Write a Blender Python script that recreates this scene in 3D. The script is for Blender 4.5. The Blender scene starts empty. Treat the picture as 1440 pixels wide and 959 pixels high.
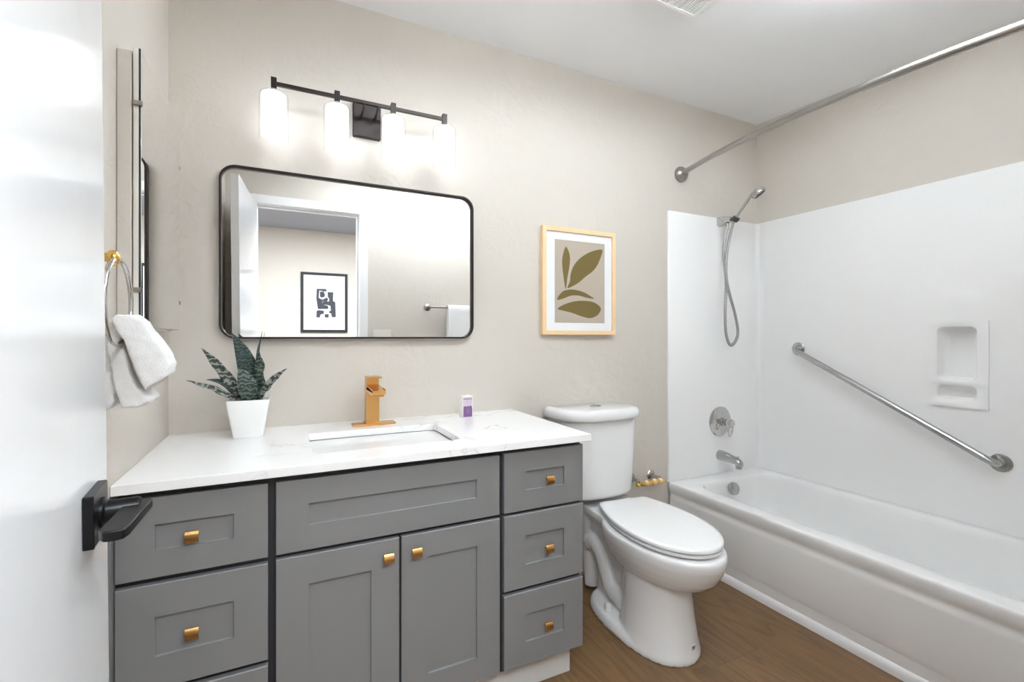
import bpy, bmesh, math, random
from mathutils import Vector, Matrix, noise
S = bpy.context.scene
COL = S.collection
PI = math.pi
random.seed(4)

# ------------------------------------------------------------------ camera, world, light, exposure
cam = bpy.data.objects.new('camera', bpy.data.cameras.new('camera'))
COL.objects.link(cam)
cam.location = (0, 0, 1.203)
cam.rotation_euler = (PI/2, 0, -0.456018)
cam.data.sensor_width = 36
cam.data.lens = 36*665.06/1440
cam.data.shift_y = -5.78/1440
cam.data.clip_start = 0.02
S.camera = cam
S.view_settings.view_transform = 'Standard'
S.view_settings.look = 'None'
S.view_settings.gamma = 1
S.view_settings.use_curve_mapping = False
S.view_settings.exposure = 1.0
S.cycles.use_denoising = True
S.cycles.diffuse_bounces = 8
S.cycles.max_bounces = 14
S.cycles.caustics_refractive = False
S.cycles.sample_clamp_indirect = 80
world = bpy.data.worlds.new('world'); S.world = world
world.use_nodes = True
world.node_tree.nodes['Background'].inputs[0].default_value = (0.9, 0.93, 1, 1)
world.node_tree.nodes['Background'].inputs[1].default_value = 0.3

BULB = 2.1          # vanity light diffusers
FILL_DOWN = 3.6     # downward half of an added fill lamp, above the camera's view
FILL_UP = 29.0        # upward half of the same fill lamp, bounced off the ceiling
HALL_W = 84.0       # added hallway fill, watts

def area(name, loc, rot, sx, sy, power, color=(1, 1, 1)):
    l = bpy.data.lights.new(name, 'AREA'); l.shape = 'RECTANGLE'; l.size = sx; l.size_y = sy
    l.energy = power; l.color = color
    o = bpy.data.objects.new(name, l); o.location = loc; o.rotation_euler = rot; COL.objects.link(o)
    return o
# added fill light under the hallway ceiling, out of view
area('hall_fill', (0.5, -0.72, 2.53), (0, 0, 0), 2.2, 1.0, HALL_W, (.88, .95, 1.0))

# ------------------------------------------------------------------ materials
def srgb(r, g, b):
    f = lambda c: ((c/255+0.055)/1.055)**2.4 if c > 10 else c/255/12.92
    return (f(r), f(g), f(b), 1)
class N:
    def __init__(s, name):
        s.m = bpy.data.materials.new(name); s.m.use_nodes = True
        s.t = s.m.node_tree; s.n = s.t.nodes; s.b = s.n['Principled BSDF']
        s.out = s.n['Material Output']
    def add(s, t, **kw):
        n = s.n.new(t)
        for k, v in kw.items():
            if k in n.inputs: n.inputs[k].default_value = v
            else: setattr(n, k, v)
        return n
    def link(s, a, b): s.t.links.new(a, b)
    def coord(s, scale=(1, 1, 1), rot=(0, 0, 0), loc=(0, 0, 0)):
        c = s.n.new('ShaderNodeTexCoord'); m = s.n.new('ShaderNodeMapping')
        m.inputs['Scale'].default_value = scale; m.inputs['Rotation'].default_value = rot; m.inputs['Location'].default_value = loc
        s.link(c.outputs['Object'], m.inputs[0]); return m.outputs[0]
    def noise(s, co, scale, detail=3, rough=.5, dist=0):
        n = s.add('ShaderNodeTexNoise', Scale=scale, Detail=detail, Roughness=rough, Distortion=dist)
        if co is not None: s.link(co, n.inputs['Vector'])
        return n.outputs[0]
    def ramp(s, fac, stops):
        r = s.n.new('ShaderNodeValToRGB'); e = r.color_ramp.elements
        while len(e) < len(stops): e.new(.5)
        for i, (p, c) in enumerate(stops): e[i].position = p; e[i].color = c
        s.link(fac, r.inputs[0]); return r.outputs[0]
    def mix(s, fac, a, b, mode='MIX'):
        x = s.n.new('ShaderNodeMix'); x.data_type = 'RGBA'; x.blend_type = mode
        for i, v in ((0, fac), (6, a), (7, b)):
            if hasattr(v, 'is_linked') or isinstance(v, bpy.types.NodeSocket): s.link(v, x.inputs[i])
            else: x.inputs[i].default_value = v
        return x.outputs[2]
    def bump(s, h, strength, dist):
        b = s.add('ShaderNodeBump', Strength=strength, Distance=dist); s.link(h, b.inputs['Height'])
        s.link(b.outputs[0], s.b.inputs['Normal'])
def plain(name, col, rough=.5, metal=0, spec=.5, coat=0, bump=None):
    q = N(name); b = q.b
    b.inputs['Base Color'].default_value = col if len(col) == 4 else (*col, 1)
    b.inputs['Roughness'].default_value = rough; b.inputs['Metallic'].default_value = metal
    b.inputs['Specular IOR Level'].default_value = spec; b.inputs['Coat Weight'].default_value = coat
    if bump: q.bump(q.noise(q.coord(), bump[0], 3), bump[1], bump[2])
    return q.m
M = {}
def wall_mat(name, col, rough, s=1):
    q = N(name); co = q.coord()
    n1 = q.noise(co, 11, 4, .55, .8); n2 = q.noise(co, 70, 3, .6)
    big = q.ramp(n1, [(.40, (0, 0, 0, 1)), (.62, (1, 1, 1, 1))])
    h = q.mix(.25, big, n2)
    q.bump(h, .22*s, .006)
    tint = q.noise(co, 1.3, 2)
    c = q.mix(q.ramp(tint, [(.3, (0, 0, 0, 1)), (.7, (1, 1, 1, 1))]), (col[0]*.98, col[1]*.98, col[2]*.98, 1), (col[0]*1.01, col[1]*1.01, col[2]*1.01, 1))
    q.link(c, q.b.inputs['Base Color']); q.b.inputs['Roughness'].default_value = rough
    q.b.inputs['Specular IOR Level'].default_value = .3
    return q.m
M['wall'] = wall_mat('wall_paint', (.625, .583, .530, 1), .65)
M['ceiling'] = wall_mat('ceiling_paint', (.865, .875, .895, 1), .6, .35)
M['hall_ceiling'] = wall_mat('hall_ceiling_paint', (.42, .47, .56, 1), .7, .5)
M['door'] = plain('door_gloss_paint', (.71, .715, .725), .16, bump=(9, .04, .01))
M['trim'] = plain('trim_paint', (.84, .84, .85), .3)
M['cab'] = plain('grey_cabinet_paint', (.215, .216, .22), .42)
M['cab_dark'] = plain('cabinet_gap_dark', (.026, .028, .036), .5)  # shade of the gaps between the fronts put into the frame colour
M['toe'] = plain('toe_kick_board', (.66, .65, .64), .6, bump=(60, .1, .004))
M['porcelain'] = plain('porcelain', (.80, .80, .80), .07, coat=.2)
M['porcelain_seat'] = plain('seat_plastic', (.83, .83, .83), .16)
def acrylic(name, c, rough):
    q = N(name); q.b.inputs['Base Color'].default_value = (c, c, c, 1); q.b.inputs['Roughness'].default_value = rough
    q.bump(q.noise(q.coord((1, 3.0, .8)), 2.2, 2), .14, .02); q.b.inputs['Specular IOR Level'].default_value = .5
    return q.m
M['acrylic'] = acrylic('surround_acrylic', .84, .09)
M['tub'] = plain('tub_enamel', (.82, .82, .82), .12)
M['chrome'] = plain('chrome', (.62, .61, .60), .14, 1)
M['nickel'] = plain('brushed_nickel', (.40, .385, .36), .3, 1)
M['steel'] = plain('stainless_steel', (.50, .50, .50), .24, 1)
M['hose'] = plain('ribbed_steel_hose', (.36, .36, .36), .3, 1)
M['gold'] = plain('brushed_gold', (.74, .42, .15), .27, 1)
M['goldmix'] = plain('polished_brass', (.86, .56, .16), .16, 1)
M['black'] = plain('black_handle', (.004, .004, .005), .34, spec=.25)
M['bronze'] = plain('dark_bronze', (.035, .028, .026), .38, .6)
M['mirror'] = plain('mirror_glass', (.93, .935, .93), .003, 1)
M['glass_edge'] = plain('mirror_edge', (.012, .04, .032), .15)
M['rubber'] = plain('black_rubber', (.02, .02, .02), .5)
M['oak'] = plain('pale_wood_frame', srgb(238, 208, 164), .45, bump=(40, .1, .003))
M['mat'] = plain('mat_board', (.80, .82, .84), .7)
M['print'] = plain('print_taupe', srgb(183, 172, 158), .8, bump=(120, .15, .002))
M['leafprint'] = plain('print_olive', srgb(118, 101, 55), .8)
M['frame_black'] = plain('frame_navy_black', (.006, .008, .016), .6)
M['paper_grey'] = plain('paper_pale_grey', (.66, .67, .68), .8)
M['ink'] = plain('print_charcoal', (.055, .056, .07), .8)
M['pot'] = plain('white_ceramic_pot', (.84, .84, .83), .35)
M['soil'] = plain('soil', (.09, .05, .03), .9, bump=(150, .8, .01))
M['boxwhite'] = plain('carton_white', (.82, .81, .79), .5)
M['purple'] = plain('carton_purple', srgb(128, 92, 146), .5)
M['lilac'] = plain('carton_lilac', srgb(208, 192, 206), .5)
M['inkgrey'] = plain('carton_grey_ink', srgb(150, 143, 146), .5)
M['sticker'] = plain('sticker_white', (.85, .85, .85), .5)
M['cap'] = plain('bolt_cap_plastic', (.78, .77, .75), .3)
M['switch'] = plain('switch_plastic', (.72, .69, .65), .4)
M['slat'] = plain('vent_plastic', (.9, .9, .9), .4)
M['vent_dark'] = plain('vent_cavity', (.08, .08, .08), .8)
def emis(name, c, st):
    q = N(name); e = q.add('ShaderNodeEmission', Color=(*c, 1), Strength=st); q.link(e.outputs[0], q.out.inputs[0]); return q.m
M['bulb'] = emis('lit_frosted_glass', (.93, .97, 1.0), BULB)
M['fill_up'] = emis('fill_up_glow', (.89, .955, 1.0), FILL_UP)
M['lamp'] = emis('fill_down_glow', (.89, .955, 1.0), FILL_DOWN)
def clear():
    q = N('clear_glass_shade'); tr = q.n.new('ShaderNodeBsdfTransparent'); gl = q.add('ShaderNodeBsdfGlossy', Roughness=.03)
    lw = q.add('ShaderNodeLayerWeight', Blend=.03); mx = q.n.new('ShaderNodeMixShader')
    mu = q.add('ShaderNodeMath', operation='MULTIPLY'); mu.inputs[1].default_value = .45; q.link(lw.outputs['Fresnel'], mu.inputs[0]); q.link(mu.outputs[0], mx.inputs[0]); q.link(tr.outputs[0], mx.inputs[1]); q.link(gl.outputs[0], mx.inputs[2])
    q.link(mx.outputs[0], q.out.inputs[0]); return q.m
M['clear'] = clear()
def towel_mat():
    q = N('white_terry'); q.b.inputs['Base Color'].default_value = (.84, .84, .84, 1); q.b.inputs['Roughness'].default_value = .95
    q.b.inputs['Sheen Weight'].default_value = .3
    q.bump(q.noise(q.coord(), 420, 2, .7), .55, .004); return q.m
M['towel'] = towel_mat()
def quartz():
    q = N('white_quartz'); co = q.coord((1, 1, 1), (0, 0, .5), (.3, .1, 0))
    d = q.noise(co, 2.3, 5, .6, .6)
    v = q.ramp(d, [(.488, (0, 0, 0, 1)), (.5, (1, 1, 1, 1)), (.508, (0, 0, 0, 1))])
    msk = q.ramp(q.noise(co, 1.7, 2), [(.45, (0, 0, 0, 1)), (.62, (.6, .6, .6, 1))])
    fac = q.mix(1, v, msk, 'MULTIPLY')
    c = q.mix(fac, (.88, .88, .88, 1), (.5, .5, .5, 1))
    q.link(c, q.b.inputs['Base Color']); q.b.inputs['Roughness'].default_value = .16; return q.m
M['quartz'] = quartz()
def floor_mat():
    q = N('oak_vinyl_planks'); co = q.coord((1, 1, 1), (0, 0, PI/2), (0.0, .2605, 0))
    def brick(a, b, mort):
        n = q.add('ShaderNodeTexBrick', Color1=a, Color2=b, Mortar=mort, Scale=1)
        n.inputs['Mortar Size'].default_value = .0011; n.inputs['Mortar Smooth'].default_value = .3
        n.inputs['Brick Width'].default_value = 1.22; n.inputs['Row Height'].default_value = .24; n.offset = .37
        q.link(co, n.inputs['Vector']); return n.outputs[0]
    base = brick(srgb(122, 92, 60), srgb(110, 82, 52), srgb(60, 45, 31))
    rnd = brick((0, 0, 0, 1), (1, 1, 1, 1), (.5, .5, .5, 1))
    cg = q.coord((9, .7, 1))
    off = q.n.new('ShaderNodeVectorMath'); off.operation = 'MULTIPLY_ADD'
    q.link(rnd, off.inputs[0]); off.inputs[1].default_value = (3, 9, 0); q.link(cg, off.inputs[2])
    g1 = q.noise(off.outputs[0], 2.6, 6, .62, .5)
    g2 = q.noise(off.outputs[0], 16, 4, .6, .2)
    cw = q.coord((5.5, .55, 1)); of2 = q.n.new('ShaderNodeVectorMath'); of2.operation = 'MULTIPLY_ADD'
    q.link(rnd, of2.inputs[0]); of2.inputs[1].default_value = (4, 7, 0); q.link(cw, of2.inputs[2])
    w = q.add('ShaderNodeTexNoise', Scale=1.0, Detail=2, Roughness=.45, Distortion=.6); q.link(of2.outputs[0], w.inputs['Vector'])
    mu = q.add('ShaderNodeMath', operation='MULTIPLY'); mu.inputs[1].default_value = 13; q.link(w.outputs[0], mu.inputs[0])
    fr = q.add('ShaderNodeMath', operation='FRACT'); q.link(mu.outputs[0], fr.inputs[0])
    c = q.mix(q.ramp(g1, [(.35, (0, 0, 0, 1)), (.65, (1, 1, 1, 1))]), base, srgb(144, 112, 76), 'MIX')
    c = q.mix(.5, c, base)
    c = q.mix(q.ramp(fr.outputs[0], [(.0, (.45, .45, .45, 1)), (.12, (.30, .30, .30, 1)), (.5, (0, 0, 0, 1)), (.93, (.1, .1, .1, 1))]), c, srgb(74, 52, 32))
    c = q.mix(q.ramp(g2, [(.45, (0, 0, 0, 1)), (.75, (.28, .28, .28, 1))]), c, srgb(78, 56, 35))
    q.link(c, q.b.inputs['Base Color']); q.b.inputs['Roughness'].default_value = .42
    q.bump(g2, .08, .002); return q.m
M['floor'] = floor_mat()
def snake(name, dark, light, sc):
    q = N(name); co = q.coord((1, 1, 1))
    w = q.add('ShaderNodeTexWave', Scale=sc, Distortion=9, Detail=3, bands_direction='Z'); w.inputs['Detail Scale'].default_value = 3
    q.link(co, w.inputs['Vector'])
    f = q.ramp(w.outputs[1], [(.35, (0, 0, 0, 1)), (.85, (1, 1, 1, 1))])
    q.link(q.mix(f, dark, light), q.b.inputs['Base Color']); q.b.inputs['Roughness'].default_value = .45; return q.m
M['leaf_dark'] = snake('leaf_dark_green', srgb(30, 46, 43), srgb(64, 86, 82), 26)
M['leaf_mid'] = snake('leaf_mid_green', srgb(40, 56, 50), srgb(104, 120, 112), 20)
M['leaf_grey'] = snake('leaf_mottled', srgb(48, 56, 52), srgb(146, 150, 142), 16)

# ------------------------------------------------------------------ mesh helpers
W = {}          # world origin of each thing
class MB:
    def __init__(s): s.v = []; s.f = []
    def add(s, vs, fs):
        o = len(s.v); s.v += [tuple(v) for v in vs]; s.f += [tuple(i+o for i in f) for f in fs]; return s
    def box(s, x0, x1, y0, y1, z0, z1):
        return s.add([(x, y, z) for z in (z0, z1) for y in (y0, y1) for x in (x0, x1)],
                     [(0, 2, 3, 1), (4, 5, 7, 6), (0, 1, 5, 4), (2, 6, 7, 3), (0, 4, 6, 2), (1, 3, 7, 5)])
    def rings(s, rs, cap0=True, cap1=True, loop=False):
        n = len(rs[0]); vs = [p for r in rs for p in r]; fs = []
        k = len(rs)
        for i in range(k if loop else k-1):
            a = i*n; b = ((i+1) % k)*n
            for j in range(n):
                j2 = (j+1) % n; fs.append((a+j, a+j2, b+j2, b+j))
        if not loop:
            if cap0: fs.append(tuple(reversed(range(n))))
            if cap1: fs.append(tuple((k-1)*n+j for j in range(n)))
        return s.add(vs, fs)
    def tube(s, path, r, seg=16, closed=False, smooth=0):
        p = [Vector(q) for q in path]
        if smooth: p = spline(p, smooth, closed)
        n = len(p); rs = []; up = None
        rad = r if callable(r) else (lambda t: r)
        for i in range(n):
            if closed: t = (p[(i+1) % n]-p[i-1]).normalized()
            else: t = (p[min(i+1, n-1)]-p[max(i-1, 0)]).normalized()
            if up is None:
                up = Vector((0, 0, 1)) if abs(t.z) < .9 else Vector((1, 0, 0))
            a = up-t*up.dot(t); a.normalize(); up = a; b = t.cross(a)
            R = rad(i/max(1, n-1))
            rs.append([p[i]+(a*math.cos(2*PI*k/seg)+b*math.sin(2*PI*k/seg))*R for k in range(seg)])
        return s.rings(rs, loop=closed)
    def lathe(s, origin, axis, prof, seg=32):
        o = Vector(origin); z = Vector(axis).normalized()
        x = z.orthogonal().normalized(); y = z.cross(x)
        return s.rings([[o+z*h+(x*math.cos(2*PI*k/seg)+y*math.sin(2*PI*k/seg))*max(r, 1e-5) for k in range(seg)] for r, h in prof])
    def prism(s, pts, f0, f1):
        return s.rings([[f0(*p) for p in pts], [f1(*p) for p in pts]])
    def ball(s, c, r, seg=20):
        k = seg//2
        return s.lathe(Vector(c)-Vector((0, 0, r[2] if isinstance(r, tuple) else r)), (0, 0, 1), [(r*math.sin(PI*i/k), r-r*math.cos(PI*i/k)) for i in range(k+1)], seg)
    def build(s, name, mat, parent=None, bevel=0, seg=3, angle=35, smooth=True, sub=0, remesh=0, sm=0):
        me = bpy.data.meshes.new(name)
        o0 = Vector(W[parent.name]) if parent is not None else Vector((0, 0, 0))
        me.from_pydata([Vector(v)-o0 for v in s.v], [], s.f)
        bm = bmesh.new(); bm.from_mesh(me); bmesh.ops.recalc_face_normals(bm, faces=bm.faces); bm.to_mesh(me); bm.free()
        mats = mat if isinstance(mat, (list, tuple)) else [mat]
        for m in mats: me.materials.append(M[m])
        if smooth:
            me.polygons.foreach_set('use_smooth', [True]*len(me.polygons))
            if not remesh and not sub: me.set_sharp_from_angle(angle=math.radians(angle))
        o = bpy.data.objects.new(name, me); COL.objects.link(o)
        if parent is not None: o.parent = parent
        W[o.name] = o0
        if remesh:
            m = o.modifiers.new('remesh', 'REMESH'); m.mode = 'VOXEL'; m.voxel_size = remesh; m.use_smooth_shade = True
        if sm:
            m = o.modifiers.new('smooth', 'SMOOTH'); m.iterations = sm; m.factor = .5
        if bevel:
            m = o.modifiers.new('bevel', 'BEVEL'); m.width = bevel; m.segments = seg; m.limit_method = 'ANGLE'; m.angle_limit = math.radians(angle)
            m.harden_normals = True
        if sub:
            m = o.modifiers.new('sub', 'SUBSURF'); m.levels = sub; m.render_levels = sub
        return o
def spline(p, k, closed=False):
    n = len(p); out = []
    for i in range(n if closed else n-1):
        g = (lambda j: p[j % n]) if closed else (lambda j: p[min(max(j, 0), n-1)])
        a, b, c, d = g(i-1), g(i), g(i+1), g(i+2)
        for q in range(k):
            t = q/k
            out.append(.5*((2*b)+(c-a)*t+(2*a-5*b+4*c-d)*t*t+(3*b-a-3*c+d)*t**3))
    if not closed: out.append(p[-1])
    return out
def thing(name, loc, label, cat, group=None):
    o = bpy.data.objects.new(name, None); o.empty_display_size = .05; o.location = loc; COL.objects.link(o)
    W[o.name] = Vector(loc); o['label'] = label; o['category'] = cat
    if group: o['group'] = group
    return o
def tag(o, label, cat, group=None):
    o['label'] = label; o['category'] = cat
    if group: o['group'] = group
    return o
def struct(o, label=None, cat=None):
    o['kind'] = 'structure'
    if label: o['label'] = label
    if cat: o['category'] = cat
    return o
def rrect(x0, x1, y0, y1, r, m=7):
    """rounded rectangle, m points per corner, counter-clockwise from the lower right corner"""
    out = []
    for cx, cy, a0 in ((x1-r, y0+r, -PI/2), (x1-r, y1-r, 0), (x0+r, y1-r, PI/2), (x0+r, y0+r, PI)):
        for i in range(m):
            a = a0+PI/2*i/(m-1); out.append((cx+r*math.cos(a), cy+r*math.sin(a)))
    return out
def outer_match(x0, x1, y0, y1, inner, m=7):
    """points on a sharp rectangle, one for each point of rrect(..., m)"""
    out = []
    cs = [(x1, y0), (x1, y1), (x0, y1), (x0, y0)]
    for c in range(4):
        pts = inner[c*m:(c+1)*m]; C = Vector(cs[c])
        if c == 0: A = Vector((pts[0][0], y0)); B = Vector((x1, pts[-1][1]))
        if c == 1: A = Vector((x1, pts[0][1])); B = Vector((pts[-1][0], y1))
        if c == 2: A = Vector((pts[0][0], y1)); B = Vector((x0, pts[-1][1]))
        if c == 3: A = Vector((x0, pts[0][1])); B = Vector((pts[-1][0], y0))
        h = (m-1)//2
        for i in range(m):
            p = A.lerp(C, i/h) if i <= h else C.lerp(B, (i-h)/h)
            out.append((p.x, p.y))
    return out
def egg(cx, f, b, w, yc=.55, pf=2.0, pb=2.6, n=48):
    c = f+(b-f)*yc; out = []
    for i in range(n):
        a = 2*PI*i/n; ca, sa = math.cos(a), math.sin(a); p = pf if sa < 0 else pb
        x = math.copysign(abs(ca)**(2/p), ca)*w; y = math.copysign(abs(sa)**(2/p), sa)*((c-f) if sa < 0 else (b-c))
        out.append((cx+x, c+y))
    return out

# ------------------------------------------------------------------ the room
XL, XR, YB, YF, ZC = -.348, 2.70, 2.0, .08, 2.544
XT = 1.953                      # outer edge of the tub
struct(MB().box(-1.9, 3.3, -2.65, 2.12, -.08, 0).build('floor', 'floor'))
def zc(x, y): return ZC-.117*max(0, (x-XL)/(XR-XL))**3*max(0, (YB-y)/(YB-YF+.11))
b = MB(); gx = [XL-.12+(XR+.2-XL+.12)*i/16 for i in range(17)]; gy = [YF-.11, .6, 1.2, 1.7, YB+.12]
b.add([(x, y, zc(x, y)) for y in gy for x in gx]+[(x, y, ZC+.1) for y in gy for x in gx],
      [(j*17+i, j*17+i+1, j*17+18+i, j*17+17+i) for j in range(4) for i in range(16)]+[(85+j*17+i, 85+j*17+17+i, 85+j*17+18+i, 85+j*17+i+1) for j in range(4) for i in range(16)]
      +[(i, 85+i, 86+i, i+1) for i in range(16)]+[(68+i, 69+i, 154+i, 153+i) for i in range(16)]+[(j*17, j*17+17, j*17+102, j*17+85) for j in range(4)]+[(j*17+16, j*17+101, j*17+118, j*17+33) for j in range(4)])
struct(b.build('ceiling', 'ceiling', angle=30))
struct(MB().box(XL-.12, XR+.2, YB, YB+.12, 0, ZC).build('wall_back', 'wall'))
struct(MB().box(XL-.12, XL, YF, YB, 0, ZC).build('wall_left', 'wall'))
struct(MB().box(XR, XR+.2, YF-.11, YB, 1.9, ZC).box(XR+.06, XR+.2, YF-.11, YB, 0, 1.9).build('wall_right', 'wall'))
HX0, HX1, HZ = -.147, .56, 2.168     # door opening
struct(MB().box(XL-.12, HX0-.02, YF-.11, YF, 0, ZC).box(HX1+.02, XR+.06, YF-.11, YF, 0, ZC).box(HX0-.02, HX1+.02, YF-.11, YF, HZ+.02, ZC).build('wall_front', 'wall'))
struct(MB().box(XT, XR+.06, YF, .46, 0, ZC).build('wall_alcove', 'wall'))
struct(MB().box(-1.9, 3.3, -2.62, -2.51, 0, ZC).build('wall_hall_far', 'wall'))
struct(MB().box(-1.95, -1.85, -2.51, YF-.11, 0, ZC).build('wall_hall_left', 'wall'))
struct(MB().box(3.2, 3.3, -2.51, YF-.11, 0, ZC).build('wall_hall_right', 'wall'))
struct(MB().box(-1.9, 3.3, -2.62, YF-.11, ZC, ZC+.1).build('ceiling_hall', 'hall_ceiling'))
# door casing and jamb
b = MB()
for y0, y1 in ((YF, YF+.018), (YF-.128, YF-.11)):
    b.box(HX0-.068, HX0-.004, y0, y1, 0, HZ+.068).box(HX1+.004, HX1+.068, y0, y1, 0, HZ+.068).box(HX0-.004, HX1+.004, y0, y1, HZ+.004, HZ+.068)
b.box(HX0-.02, HX0, YF-.11, YF, 0, HZ).box(HX1, HX1+.02, YF-.11, YF, 0, HZ).box(HX0-.02, HX1+.02, YF-.11, YF, HZ, HZ+.02)
b.box(HX1-.012, HX1, YF-.07, YF-.035, 0, HZ).box(HX0, HX1, YF-.07, YF-.035, HZ-.012, HZ)
struct(b.build('trim_1', 'trim', bevel=.004, seg=2), 'white door casing with jamb seen in the vanity mirror', 'door casing')
struct(MB().box(.98, 1.962, 1.986, 2.0, 0, .105).build('baseboard_back', 'wall', bevel=.004))
prof = [(XT+.028, .0), (XT+.001, .0), (XT+.001, .018), (XT+.004, .030), (XT+.011, .040), (XT+.020, .046), (XT+.028, .047)]
struct(MB().prism(prof, lambda x, z: (x, .461, z), lambda x, z: (x, 1.985, z)).build('trim_2', 'trim', angle=50), 'white quarter-round moulding along the foot of the tub', 'moulding')

# ------------------------------------------------------------------ door, opened into the room
HG = Vector((-.1435, .088, 0)); TH = math.atan2(.72, -.0665)
dd = Vector((math.cos(TH), math.sin(TH), 0)); dn = Vector((dd.y, -dd.x, 0))
def D(d, n, z): return HG+dd*d+dn*(n+(1.35-z)*.0085)+Vector((0, 0, z))   # the door hangs a little out of plumb
def dbox(mb, d0, d1, n0, n1, z0, z1):
    return mb.add([D(d, n, z) for z in (z0, z1) for n in (n0, n1) for d in (d0, d1)],
                  [(0, 2, 3, 1), (4, 5, 7, 6), (0, 1, 5, 4), (2, 6, 7, 3), (0, 4, 6, 2), (1, 3, 7, 5)])
door = dbox(MB(), .004, .717, -.043, 0, .012, 2.155).build('door_1', 'door', bevel=.002, seg=2)
struct(door, 'glossy white flush door standing open at the left edge', 'door')
hz = .998; hd = .620
ros = dbox(MB(), hd-.037, hd+.037, .0005, .0105, hz-.0295, hz+.0295).build('handle_rose', 'black', door, bevel=.0015)
hs = MB(); hs.lathe(D(hd, .0095, hz), dn, [(0, 0), (.0175, 0), (.0175, .004), (.0130, .006), (.0130, .034), (.012, .037), (0, .037)], 28)
hs.build('handle_stem', 'black', ros)
lv = MB()
out = [(hd+.014, .034), (hd+.014, .052), (hd+.006, .058), (hd-.084, .0475), (hd-.094, .044), (hd-.096, .035), (hd-.094, .027), (hd-.084, .022), (hd+.006, .032)]
lv.prism(out, lambda d, n: D(d, n, hz-.0045), lambda d, n: D(d, n, hz+.0065))
lv.build('handle_lever', 'black', ros, bevel=.002)
dbox(MB(), .7172, .7182, -.033, -.010, hz-.028, hz+.028).build('latch_plate', 'black', door, bevel=.0003, seg=1)

# ------------------------------------------------------------------ vanity
FY = 1.388                       # plane of the drawer faces
van = thing('vanity_cabinet', (.3, 1.7, 0), 'grey shaker vanity cabinet with gold knobs under the white counter', 'cabinet')
b = MB()
b.box(-.342, .958, 1.41, 1.995, .105, .125)                       # bottom
b.box(-.342, -.325, 1.41, 1.995, .105, .837).box(.941, .958, 1.41, 1.995, .105, .837)
b.box(-.325, .941, 1.985, 1.995, .125, .837)
b.box(-.022, -.008, 1.43, 1.985, .125, .837).box(.633, .65, 1.43, 1.985, .125, .837)
b.build('carcass', 'cab', van)
b = MB()
b.box(-.342, .958, 1.408, 1.43, .80, .837).box(-.342, .958, 1.408, 1.43, .105, .14)
for x0, x1 in ((-.342, -.31), (-.045, .01), (.61, .665), (.925, .958)): b.box(x0, x1, 1.408, 1.43, .14, .80)
for z in (.623, .362): b.box(-.31, .925, 1.4085, 1.43, z-.02, z+.02)
b.box(.295, .34, 1.4085, 1.43, .14, .6)
b.build('face_frame', 'cab_dark', van)
MB().box(-.3478, -.3462, 1.353, 1.41, .105, .838).build('scribe_strip', 'cab', van)
MB().box(-.33, .938, 1.44, 1.455, 0, .105).box(.923, .938, 1.4551, 1.97, 0, .105).build('toe_kick', 'toe', van)
def front(x0, x1, z0, z1, name, rx=.08, rz=None, knob=None, extra=None):
    rz = rx if rz is None else rz
    b = MB(); y0, y1 = FY, FY+.0195; d = .0075
    px0, px1, pz0, pz1 = x0+rx, x1-rx, z0+rz, z1-rz
    O = [(x0, z0), (x1, z0), (x1, z1), (x0, z1)]; I = [(px0, pz0), (px1, pz0), (px1, pz1), (px0, pz1)]
    b.rings([[(x, y1, z) for x, z in O], [(x, y0+.002, z) for x, z in O],
             [(min(max(x, x0+.002), x1-.002), y0, min(max(z, z0+.002), z1-.002)) for x, z in O],
             [(x, y0, z) for x, z in I], [(x, y0+d-.001, z) for x, z in I],
             [(min(max(x, px0+.0012), px1-.0012), y0+d, min(max(z, pz0+.0012), pz1-.0012)) for x, z in I]])
    o = b.build(name, 'cab', van, angle=25)
    if knob:
        kx, kz = knob; ky = FY+(d if (px0 < kx < px1 and pz0 < kz < pz1) else 0)
        k = MB()
        k.lathe((kx, ky, kz), (0, -1, 0), [(0, 0), (.0075, 0), (.006, .006), (.0065, .016), (.009, .019), (0, .019)], 20)
        pr = []
        for i in range(11):
            t = -1+.2*i; pr.append((ky-.0195-.0058*(1-t*t), .0145*t))
        pr += [(y+.0042, z) for y, z in reversed(pr)]
        k.prism(pr, lambda y, z: (kx-.0145, y, kz+z), lambda y, z: (kx+.0145, y, kz+z))
        k.build('knob', 'gold', o, bevel=.0008, seg=2)
    return o
front(-.345, -.028, .627, .820, 'drawer', .077, .0655, (-.193, .716))
front(-.345, -.028, .360, .612, 'drawer', .077, .0785, (-.193, .480))
front(-.345, -.028, .108, .345, 'drawer', .077, .0785, (-.193, .228))
front(-.010, .637, .628, .820, 'front_panel', .080, .0665)
front(-.010, .314, .112, .616, 'door', .080, .0795, (.280, .568))
front(.320, .638, .115, .617, 'door', .080, .074, (.362, .568))
front(.653, .960, .627, .824, 'drawer', .079, .067, (.820, .719))
front(.653, .960, .372, .618, 'drawer', .079, .0745, (.818, .487))
front(.653, .960, .115, .358, 'drawer', .079, .0755, (.814, .226))

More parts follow.
